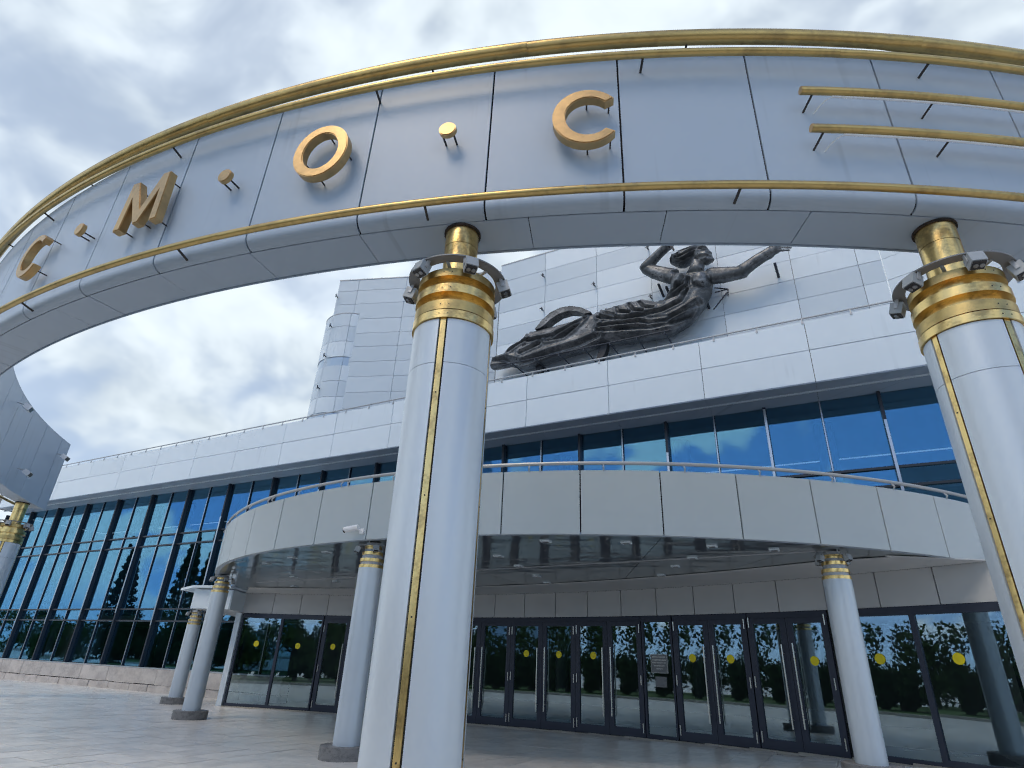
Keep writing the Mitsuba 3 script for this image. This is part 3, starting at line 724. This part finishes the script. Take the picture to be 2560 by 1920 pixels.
small_column(-20.95, 14.95, 3.00, 'shorter slim column under the little flat roof, leftmost of the entrance columns')
small_column(-0.04, 12.26, 3.70, 'slim silver column with gold collars in front of the right-hand doors')

# lamps on the hollow side of the sign band
for t, z, lab in ((-123.57, 8.57, 'white box lamp on the inner side of the sign band, highest of three'), (-136.43, 8.34, 'white box lamp nearest the cut end of the sign band'), (-129.94, 7.01, 'white box lamp on the inner side of the sign band, lowest of three')):
    k = thing('band_lamp', lab, 'lamp', 'box lamps on the inner side of the band')
    o = pol(RC, RI, t); rad = np.array([math.cos(math.radians(t)), math.sin(math.radians(t))])
    M = frame((*o, z), (-rad[1], rad[0]), -rad)
    part(k, 'arm', put(cyl((0, 0, 0.12), (0, .28, .06), 0.02, 6), M), 'rail_grey')
    part(k, 'body', put(put(box(-.16, .16, -.10, .12, -.08, .08), trimesh.transformations.rotation_matrix(-.5, (1, 0, 0))), M @ trimesh.transformations.translation_matrix((0, .32, 0))), 'cctv_white')
    part(k, 'glass', put(put(box(-.14, .14, .12, .125, -.065, .065), trimesh.transformations.rotation_matrix(-.5, (1, 0, 0))), M @ trimesh.transformations.translation_matrix((0, .32, 0))), 'lens_grey')

# security cameras
k = thing('bullet_camera', 'white bullet security camera on the canopy edge, above the slim column', 'camera')
o = pol(CC, CR, -90.5)
part(k, 'mount', [cyl((o[0], o[1], 3.86), (o[0], o[1] - .05, 3.86), 0.055, 16), cyl((o[0], o[1] - .05, 3.86), (o[0] - .04, o[1] - .12, 3.89), 0.018, 8)], 'cctv_white', smooth=30)
a, b = np.array([o[0] - .02, o[1] - .12, 3.91]), np.array([o[0] - .29, o[1] - .17, 3.87])
part(k, 'body', cyl(a, b, 0.046, 16), 'cctv_white', smooth=30)
e = (b - a) / np.linalg.norm(b - a)
part(k, 'sun_hood', cyl(a + (0, 0, .012), b + e * .03 + (0, 0, .012), 0.05, 16), 'cctv_white', smooth=30)
part(k, 'lens', cyl(b, b + e * .034 - np.array((0, 0, .006)), 0.045, 16), 'bolt_black', smooth=30)
k = thing('dome_camera', 'white dome security camera hung under the entrance soffit beside the short column', 'camera')
o = np.array([-20.0, 15.3, 2.99])
part(k, 'mount', cyl(o, o - (0, 0, .06), 0.03, 12), 'cctv_white', smooth=30)
m = trimesh.creation.icosphere(subdivisions=2, radius=0.10); m.apply_translation(o - (0, 0, .12))
part(k, 'shell', trimesh.intersections.slice_mesh_plane(m, (0, 0, 1), o - (0, 0, .13)), 'cctv_white', smooth=True)
m2 = trimesh.creation.icosphere(subdivisions=2, radius=0.085); m2.apply_translation(o - (0, 0, .12))
part(k, 'lens', trimesh.intersections.slice_mesh_plane(m2, (0, 0, -1), o - (0, 0, .13)), 'bolt_black', smooth=True)

# ------------------------------------------------------------------ flying woman in beaten bronze on the hall front
STATUE = {'torso':[(-14.02,15.36),(-14.0,15.69),(-13.89,15.96),(-13.13,16.1),(-12.85,16.41),(-12.48,16.53),(-12.27,16.58),(-11.99,16.9),(-11.79,16.99),(-11.18,17.0),(-10.3,17.0),(-9.45,17.03),(-8.84,17.13),(-8.32,17.16),(-8.02,17.28),(-7.65,17.31),(-7.07,17.32),(-6.57,17.37),(-6.08,17.33),(-5.81,17.32),(-5.48,17.17),(-5.22,17.02),(-5.05,17.01),(-4.91,17.13),(-4.72,17.36),(-4.6,17.64),(-4.48,17.93),(-4.42,18.32),(-3.99,18.28),(-3.8,18.17),(-2.97,18.07),(-2.73,17.94),(-2.68,17.71),(-2.76,17.34),(-2.83,16.97),(-3.06,16.58),(-3.27,16.26),(-3.49,16.01),(-3.7,15.76),(-4.03,15.55),(-4.36,15.41),(-4.69,15.26),(-5.01,15.23),(-5.54,15.2),(-6.07,15.22),(-6.88,15.29),(-7.85,15.46),(-8.35,15.4),(-9.01,15.31),(-10.06,15.22),(-11.14,15.05),(-12.17,14.97),(-12.42,15.12),(-13.09,15.38)],'hoop_o':[(-11.38,16.96),(-11.03,17.35),(-10.55,17.7),(-9.99,17.85),(-9.45,17.79),(-8.91,17.56),(-8.43,17.19)],'hoop_i':[(-8.73,17.19),(-9.07,17.42),(-9.53,17.58),(-10.07,17.55),(-10.55,17.33),(-10.94,17.05),(-11.14,16.96)],'leg':[(-8.02,15.67),(-7.81,15.55),(-7.86,15.24),(-7.97,14.96),(-8.15,14.77),(-8.33,14.85),(-8.18,15.16),(-8.1,15.46)],'leg2':[(-11.54,15.18),(-11.22,15.11),(-11.25,14.72),(-11.49,14.8)],'head':[(-2.92,19.38),(-2.75,19.23),(-2.68,19.07),(-2.65,18.98),(-2.54,18.88),(-2.62,18.83),(-2.56,18.72),(-2.59,18.65),(-2.5,18.55),(-2.53,18.48),(-2.94,18.31),(-3.08,18.52),(-3.34,18.76),(-3.43,18.95),(-3.32,19.18),(-3.12,19.37)],'neck':[(-3.41,18.87),(-3.08,18.58),(-2.97,18.34),(-3.01,18.03),(-3.3,17.92),(-3.81,18.08),(-3.62,18.45)],'hair':[(-2.74,19.27),(-2.91,19.43),(-3.19,19.49),(-3.52,19.49),(-3.94,19.45),(-4.38,19.32),(-4.51,19.15),(-4.5,18.94),(-4.33,18.77),(-4.1,18.61),(-3.89,18.57),(-3.64,18.65),(-3.42,18.8),(-3.27,19.0),(-3.14,19.21),(-2.77,19.21)],'uarmL':[(-4.11,18.42),(-4.6,18.68),(-5.17,19.0),(-5.49,19.14),(-5.94,18.99),(-5.84,18.78),(-5.47,18.4),(-4.98,18.05),(-4.54,17.76),(-4.29,17.79),(-4.17,18.16)],'farmL':[(-5.94,18.99),(-5.82,19.15),(-5.4,19.49),(-5.04,19.74),(-4.76,19.93),(-4.69,20.06),(-4.27,19.92),(-4.29,19.77),(-4.48,19.67),(-4.8,19.42),(-5.07,19.16),(-5.26,18.94),(-5.58,18.75),(-5.84,18.8)],'uarmR':[(-2.93,18.03),(-2.61,18.05),(-1.6,17.78),(-1.33,17.85),(-1.14,17.57),(-1.25,17.27),(-1.41,17.2),(-1.86,17.22),(-2.39,17.22),(-2.77,17.28),(-2.93,17.59)],'farmR':[(-1.64,17.73),(-1.33,17.86),(-0.93,18.06),(-0.34,18.3),(-0.19,18.32),(-0.05,18.19),(-0.03,17.99),(-0.15,17.85),(-0.42,17.77),(-0.81,17.56),(-1.21,17.3),(-1.41,17.2),(-1.61,17.43)],'palm':[(-0.26,18.35),(-0.04,18.39),(0.17,18.33),(0.17,17.97),(-0.0,17.89),(-0.17,17.85),(-0.27,18.02)],'f1':[(0.13,18.34),(0.51,18.2),(0.71,18.12),(0.73,18.07),(0.49,18.12),(0.14,18.24)],'f2':[(0.14,18.23),(0.53,18.09),(0.69,18.04),(0.67,17.97),(0.48,18.02),(0.14,18.14)],'f3':[(0.13,18.13),(0.48,18.01),(0.63,17.96),(0.6,17.89),(0.46,17.93),(0.13,18.05)],'f4':[(0.12,18.04),(0.43,17.92),(0.56,17.89),(0.53,17.81),(0.31,17.86),(0.07,17.9)],'thumb':[(-0.07,18.34),(0.11,18.32),(0.13,18.18),(0.03,18.1),(-0.03,18.19)],'fist':[(-4.74,19.92),(-4.68,20.28),(-4.47,20.31),(-4.19,20.1),(-4.23,19.82),(-4.39,19.69),(-4.6,19.72)],'k1':[(-4.35,19.69),(-4.29,19.71),(-4.19,19.41),(-4.24,19.39)]}
FOLDS = [[(-11.73,16.29),(-11.17,16.28),(-10.38,16.26),(-9.76,16.45),(-9.0,16.79),(-8.69,17.05)],[(-12.83,15.95),(-12.14,16.3),(-11.81,16.35)],[(-12.12,15.71),(-11.08,15.97),(-11.0,16.16)],[(-10.69,16.09),(-9.76,16.08),(-9.15,16.46),(-8.69,16.88)],[(-7.96,16.7),(-6.83,16.33),(-5.8,16.27),(-4.93,16.31),(-4.13,16.56),(-3.84,17.02)],[(-7.97,16.22),(-6.84,16.1),(-6.02,15.97),(-5.63,15.8),(-4.84,15.75),(-3.85,16.11),(-3.52,16.32)],[(-13.78,15.65),(-13.1,15.59),(-12.18,15.19),(-11.86,15.2),(-10.52,15.4),(-9.01,15.54),(-8.06,15.76)],[(-8.05,16.0),(-6.85,15.79),(-5.51,15.58),(-4.53,15.6),(-3.88,15.81),(-3.33,16.35)],[(-5.08,16.98),(-4.54,17.15),(-4.06,17.4),(-3.91,17.68)],[(-4.89,16.85),(-4.23,16.98),(-3.75,17.31),(-3.72,17.62)],[(-7.8,17.19),(-7.7,16.87),(-7.24,16.63)],[(-7.15,17.14),(-6.99,16.77),(-6.47,16.56)],[(-6.51,17.13),(-6.29,16.67),(-5.86,16.48)],[(-6.0,17.07),(-5.78,16.69),(-5.38,16.55)],[(-4.33,18.21),(-3.82,17.96),(-3.5,17.84),(-3.0,17.8)],[(-11.79,16.98),(-11.74,16.54)],[(-4.58,17.47),(-4.2,17.35),(-3.93,17.41)],[(-3.44,17.18),(-3.17,17.05),(-2.94,17.16)],[(-8.02,17.28),(-8.0,16.71)]]
STRANDS = [[(-4.25,19.27),(-3.95,19.31),(-3.54,19.31),(-3.12,19.39)],[(-4.19,18.96),(-3.9,19.01),(-3.56,19.09),(-3.3,19.21),(-3.08,19.33)],[(-3.87,18.77),(-3.58,18.87),(-3.31,19.06)],[(-4.22,19.21),(-4.1,19.12),(-4.17,19.01)],[(-4.41,18.94),(-4.08,18.75),(-3.79,18.75)]]
FACE = [[(-3.11,19.15),(-2.95,19.07),(-2.78,19.08)],[(-2.63,18.74),(-2.76,18.75)],[(-3.34,18.74),(-2.95,18.6),(-2.55,18.52)]]
BREASTS = [(-4.2,17.72),(-3.19,17.43)]
Q = thing('flying_woman_sculpture', 'dark bronze sculpture of a flying woman with long gown and outstretched arms on the wall', 'sculpture')
RES = 0.02
X0, X1, Z0, Z1 = -14.3, 0.8, 14.4, 20.0
nx, nz = int((X1 - X0) / RES), int((Z1 - Z0) / RES)
gxs, gzs = X0 + RES * np.arange(nx), Z0 + RES * np.arange(nz)
PX, PZ = np.meshgrid(gxs, gzs, indexing='ij')
def mask_of(pts):
    x, y = np.array(pts).T; m = np.zeros(PX.shape, bool); j = len(x) - 1
    for i in range(len(x)):
        c = ((y[i] > PZ) != (y[j] > PZ)) & (PX < (x[j] - x[i]) * (PZ - y[i]) / (y[j] - y[i] + 1e-12) + x[i])
        m ^= c; j = i
    return m
def dist_line(pts, sub=None):
    best = np.full(PX.shape, 9.0)
    for (x0, z0), (x1, z1) in zip(pts[:-1], pts[1:]):
        dx, dz = x1 - x0, z1 - z0
        t = np.clip(((PX - x0) * dx + (PZ - z0) * dz) / (dx * dx + dz * dz + 1e-9), 0, 1)
        best = np.minimum(best, np.hypot(PX - x0 - t * dx, PZ - z0 - t * dz))
    return best
def relief(names, offs, lines, bumps=(), rough=0.012):
    """Front and back depth maps (towards the viewer, away) of the union of rounded plates."""
    F = np.full(PX.shape, -9.0); Bk = np.full(PX.shape, -9.0)
    for nm in names:
        up, dm, hf, hb, off = offs[nm]
        m = mask_of(STATUE[nm])
        d = ndimage.distance_transform_edt(m) * RES
        t = np.clip(d / dm, 0, 1)
        s = np.sqrt(1 - (1 - t) ** 2)
        F = np.where(m, np.maximum(F, off + hf * s), F)
        Bk = np.where(m, np.maximum(Bk, -off + hb * np.minimum(1, t * 3)), Bk)
    M = F > -5
    for pts, w, dep in lines:
        F = np.where(M, F - dep * np.exp(-(dist_line(pts) / w) ** 2) + 0.35 * dep * np.exp(-((dist_line(pts) - 2.0 * w) / w) ** 2), F)
    for (bx, bz), r, hgt in bumps:
        q = np.clip(1 - ((PX - bx) ** 2 + (PZ - bz) ** 2) / r ** 2, 0, 1)
        F = np.where(M, F + hgt * np.sqrt(q), F)
    F = np.where(M, F + rough * (meshkit.fbm(np.stack([PX * 3, PZ * 3, PX * 0], -1), 3, 5) - .5) * 2, F)
    d = ndimage.distance_transform_edt(M) * RES
    edge = np.clip(d / 0.06, 0, 1)
    Bk = np.where(M, Bk, 0)
    return M, F, Bk, edge
def relief_mesh(M, F, Bk, yw):
    idx = -np.ones(M.shape, int); ii = np.argwhere(M); n = len(ii)
    idx[M] = np.arange(n)
    a = M[:-1, :-1] & M[1:, :-1] & M[1:, 1:] & M[:-1, 1:]
    q = np.argwhere(a)
    i00 = idx[q[:, 0], q[:, 1]]; i10 = idx[q[:, 0] + 1, q[:, 1]]; i11 = idx[q[:, 0] + 1, q[:, 1] + 1]; i01 = idx[q[:, 0], q[:, 1] + 1]
    f = np.vstack([np.c_[i00, i10, i11], np.c_[i00, i11, i01]])
    vx, vz = gxs[ii[:, 0]], gzs[ii[:, 1]]
    front = np.c_[vx, yw - F[M], vz]; backv = np.c_[vx, yw + Bk[M], vz]
    e = np.vstack([f[:, [0, 1]], f[:, [1, 2]], f[:, [2, 0]]])
    key = set(map(tuple, e)); be = [p for p in e if (p[1], p[0]) not in key]
    be = np.array(be)
    side = np.vstack([np.c_[be[:, 0], be[:, 0] + n, be[:, 1] + n], np.c_[be[:, 0], be[:, 1] + n, be[:, 1]]])
    v = np.vstack([front, backv]); ff = np.vstack([f, f[:, ::-1] + n, side])
    m = trimesh.Trimesh(v, ff, process=False); m.remove_unreferenced_vertices()
    trimesh.smoothing.filter_laplacian(m, lamb=0.4, iterations=4)
    return m
YS = 23.2
offs = dict(torso=(0, .50, .58, .42, 0.0), neck=(0, .28, .30, .2, .25), head=(0, .30, .34, .22, .28), hair=(0, .30, .30, .25, .15), uarmL=(0, .30, .34, .22, .25), farmL=(0, .28, .32, .22, .35),
    uarmR=(0, .30, .34, .22, .25), farmR=(0, .25, .30, .2, .35), palm=(0, .22, .22, .12, .42), f1=(0, .06, .09, .05, .50), f2=(0, .06, .09, .05, .52), f3=(0, .06, .09, .05, .52), f4=(0, .07, .09, .05, .50), thumb=(0, .08, .14, .05, .58), fist=(0, .16, .28, .2, .38))
lines = [(p, 0.075, 0.20) for p in FOLDS[:10]] + [(p, 0.06, 0.17) for p in FOLDS[10:14]] + [(FOLDS[14], .07, .07), (FOLDS[15], .06, .12), (FOLDS[16], .06, .08), (FOLDS[17], .06, .08), (FOLDS[18], .06, .10)]
lines[6] = (FOLDS[6], 0.10, 0.16)
lines += [(FACE[0], .06, .16), (FACE[1], .035, .12), (FACE[2], .045, .09)]
lines += [([(a_ + dx, b_ + dz) for a_, b_ in FOLDS[i]], 0.05, 0.07) for i, dx, dz in ((3, .25, .12), (5, .2, .17), (9, .16, -.12))]
# scale: knuckles, elbow and shoulder creases of the beaten sheets
M_, F_, Bk_, ed_ = relief(['torso', 'neck', 'uarmR', 'farmR', 'palm', 'f1', 'f2', 'f3', 'f4', 'thumb', 'uarmL', 'farmL', 'fist', 'head'], offs, lines, [((BREASTS[0][0], BREASTS[0][1]), .40, .26), ((BREASTS[1][0], BREASTS[1][1]), .38, .26), ((-2.86, 18.98), .11, .10), ((-2.95, 18.72), .26, .08)])
part(Q, 'figure', relief_mesh(M_, F_, Bk_, YS), 'bronze', smooth=22)
M_, F_, Bk_, ed_ = relief(['hair'], dict(hair=(0, .24, .36, .26, .20)), [(p, .045, .16) for p in STRANDS])
part(Q, 'hair', relief_mesh(M_, F_, Bk_, YS), 'bronze', smooth=22)
hp = sg.Polygon(STATUE['hoop_o'] + STATUE['hoop_i']).buffer(0.04).buffer(-0.02)
part(Q, 'hoop', put(prism(hp, 0.55), frame((0, YS + .1, 0), (1, 0))), 'bronze')
part(Q, 'support_leg', put(prism(sg.Polygon(STATUE['leg']).buffer(.02), 0.35), frame((0, YS + .35, 0), (1, 0))), 'bronze_dark')
part(Q, 'support_leg', put(prism(sg.Polygon(STATUE['leg2']).buffer(.02), 0.3), frame((0, YS + .35, 0), (1, 0))), 'bronze_dark')
part(Q, 'torch', put(prism(sg.Polygon(STATUE['k1']).buffer(.015), 0.1), frame((0, YS - .55, 0), (1, 0))), 'bronze_dark')
for x, z in ((-0.15, 17.7), (-5.2, 18.1), (-4.85, 17.85), (-8.5, 16.3), (-11.5, 16.0), (-3.2, 16.9), (-6.3, 16.2)):
    part(Q, 'wall_strut', cyl((x, YS + .1, z + .12), (x + .05, 24.0, z - .18), 0.06, 8), 'mullion_dark')
part(Q, 'wall_strut', [cyl((-2.75, YS + .2, 17.35), (-2.2, 23.6, 17.25), .03, 6), cyl((-2.75, YS + .2, 17.1), (-2.2, 23.6, 17.25), .03, 6), cyl((-2.2, 23.6, 17.25), (-2.25, 23.7, 16.95), .03, 6), cyl((-2.3, 24, 17.35), (-2.9, 23.5, 16.3), .03, 6)], 'mullion_dark')
rl = part(Q, 'lower_rail', cyl((-12.9, 22.35, 15.02), (-4.6, 22.35, 15.02), 0.035, 8), 'mullion_dark')
for x in np.arange(-12.4, -4.5, 1.25):
    part(rl, 'bracket', [cyl((x, 22.35, 15.02), (x + .06, 22.25, 14.82), .03, 6), cyl((x, 22.35, 15.02), (x, 24.0, 15.1), .03, 6)], 'mullion_dark')

# ------------------------------------------------------------------ what the glass mirrors: trees and towers across the forecourt
def leafy(name, x, y, h, w, kind, lab, grp, base=0.8):
    k = thing(name, lab, 'tree', grp)
    r = np.random.default_rng(int(abs(x * 13 + y * 7)) + 5)
    part(k, 'trunk', [cyl((x, y, -.1), (x + .1, y, h * .45), .16, 8), cyl((x + .1, y, h * .4), (x + w * .3, y + .3, h * .7), .08, 6), cyl((x + .1, y, h * .38), (x - w * .25, y - .3, h * .72), .08, 6)], 'bark')
    n = 3000
    if kind == 'conifer':
        t = r.random(n) ** 0.8; zz = base + (h - base) * t; rad = w * .5 * (1 - t) * (0.55 + .45 * np.abs(np.sin(zz * 3.2)))
        an = r.random(n) * 2 * PI; rr = rad * np.sqrt(r.random(n) * .7 + .3)
        cen = np.c_[x + rr * np.cos(an), y + rr * np.sin(an), zz - .25 * rr]
    else:
        nb = 16
        bl = np.c_[x + r.uniform(-.42, .42, nb) * w, y + r.uniform(-.35, .35, nb) * w, base + .15 * h + r.random(nb) * h * .68]
        pick = r.integers(0, nb, n); v = r.normal(size=(n, 3)); v /= np.linalg.norm(v, axis=1, keepdims=True)
        cen = bl[pick] + v * (h * .22 * (r.random((n, 1)) ** .5))
        cen[:, 2] = np.clip(cen[:, 2], 0.1, h + .3)
    s = 0.20 if kind != 'conifer' else 0.26
    a = r.normal(size=(n, 3)); a /= np.linalg.norm(a, axis=1, keepdims=True)
    b = np.cross(a, r.normal(size=(n, 3))); b /= np.linalg.norm(b, axis=1, keepdims=True)
    v = np.stack([cen - a * s, cen + b * s * .6, cen + a * s, cen - b * s * .6], 1).reshape(-1, 3)
    part(k, 'crown', (v, np.arange(4 * n).reshape(-1, 4)), {'conifer': 'leaf_c'}.get(kind, 'leaf_a' if r.random() < .5 else 'leaf_b'))
rt = random.Random(31)
spots = [(x, -9 - rt.uniform(0, 3), rt.uniform(2.3, 3.3)) for x in np.arange(-27, 38, 2.3)] + [(x, -12 - rt.uniform(0, 9), rt.uniform(4.6, 6.6)) for x in np.arange(-112, -26, 4.4)]
for i, (x, y, h) in enumerate(spots):
    leafy('broadleaf_tree', x, y, h, h * 1.5, 'leaf', 'green leafy tree of the row across the forecourt, mirrored in the glass', 'trees across the forecourt', 0.15)
for i, (x, y, h) in enumerate([(-66, -15, 11.5), (-70, -13, 15.0), (-78, -16, 17.0), (-86, -12, 15.5), (-93, -18, 16)]):
    leafy('conifer_tree', x, y, h, h * .42, 'conifer', 'tall dark conifer across the forecourt, mirrored in the glass', 'conifers across the forecourt')

def tower(name, x, y, w, d, h, floors, lab, m):
    k = thing(name, lab, 'building')
    q = sg.box(x - w / 2, y - d / 2, x + w / 2, y + d / 2).buffer(-3).buffer(3, 8)
    part(k, 'core', level(q.buffer(-.4), 0, h), 'joint_dark')
    fh = h / floors
    for i in range(floors):
        f = part(k, 'floor_band', level(q, i * fh, i * fh + fh * .42), m)
        part(k, 'window_band', level(q.buffer(-.2), i * fh + fh * .42 + .01, (i + 1) * fh - .01), 'tower_blue')
tower('office_tower', -104, -118, 20, 20, 62, 19, 'tall blue glass tower with rounded corners, mirrored in the glass', 'tower_blue')
tower('office_tower', 38, -95, 22, 18, 48, 15, 'pale banded tower block across the street, mirrored in the glass', 'tower_pale')
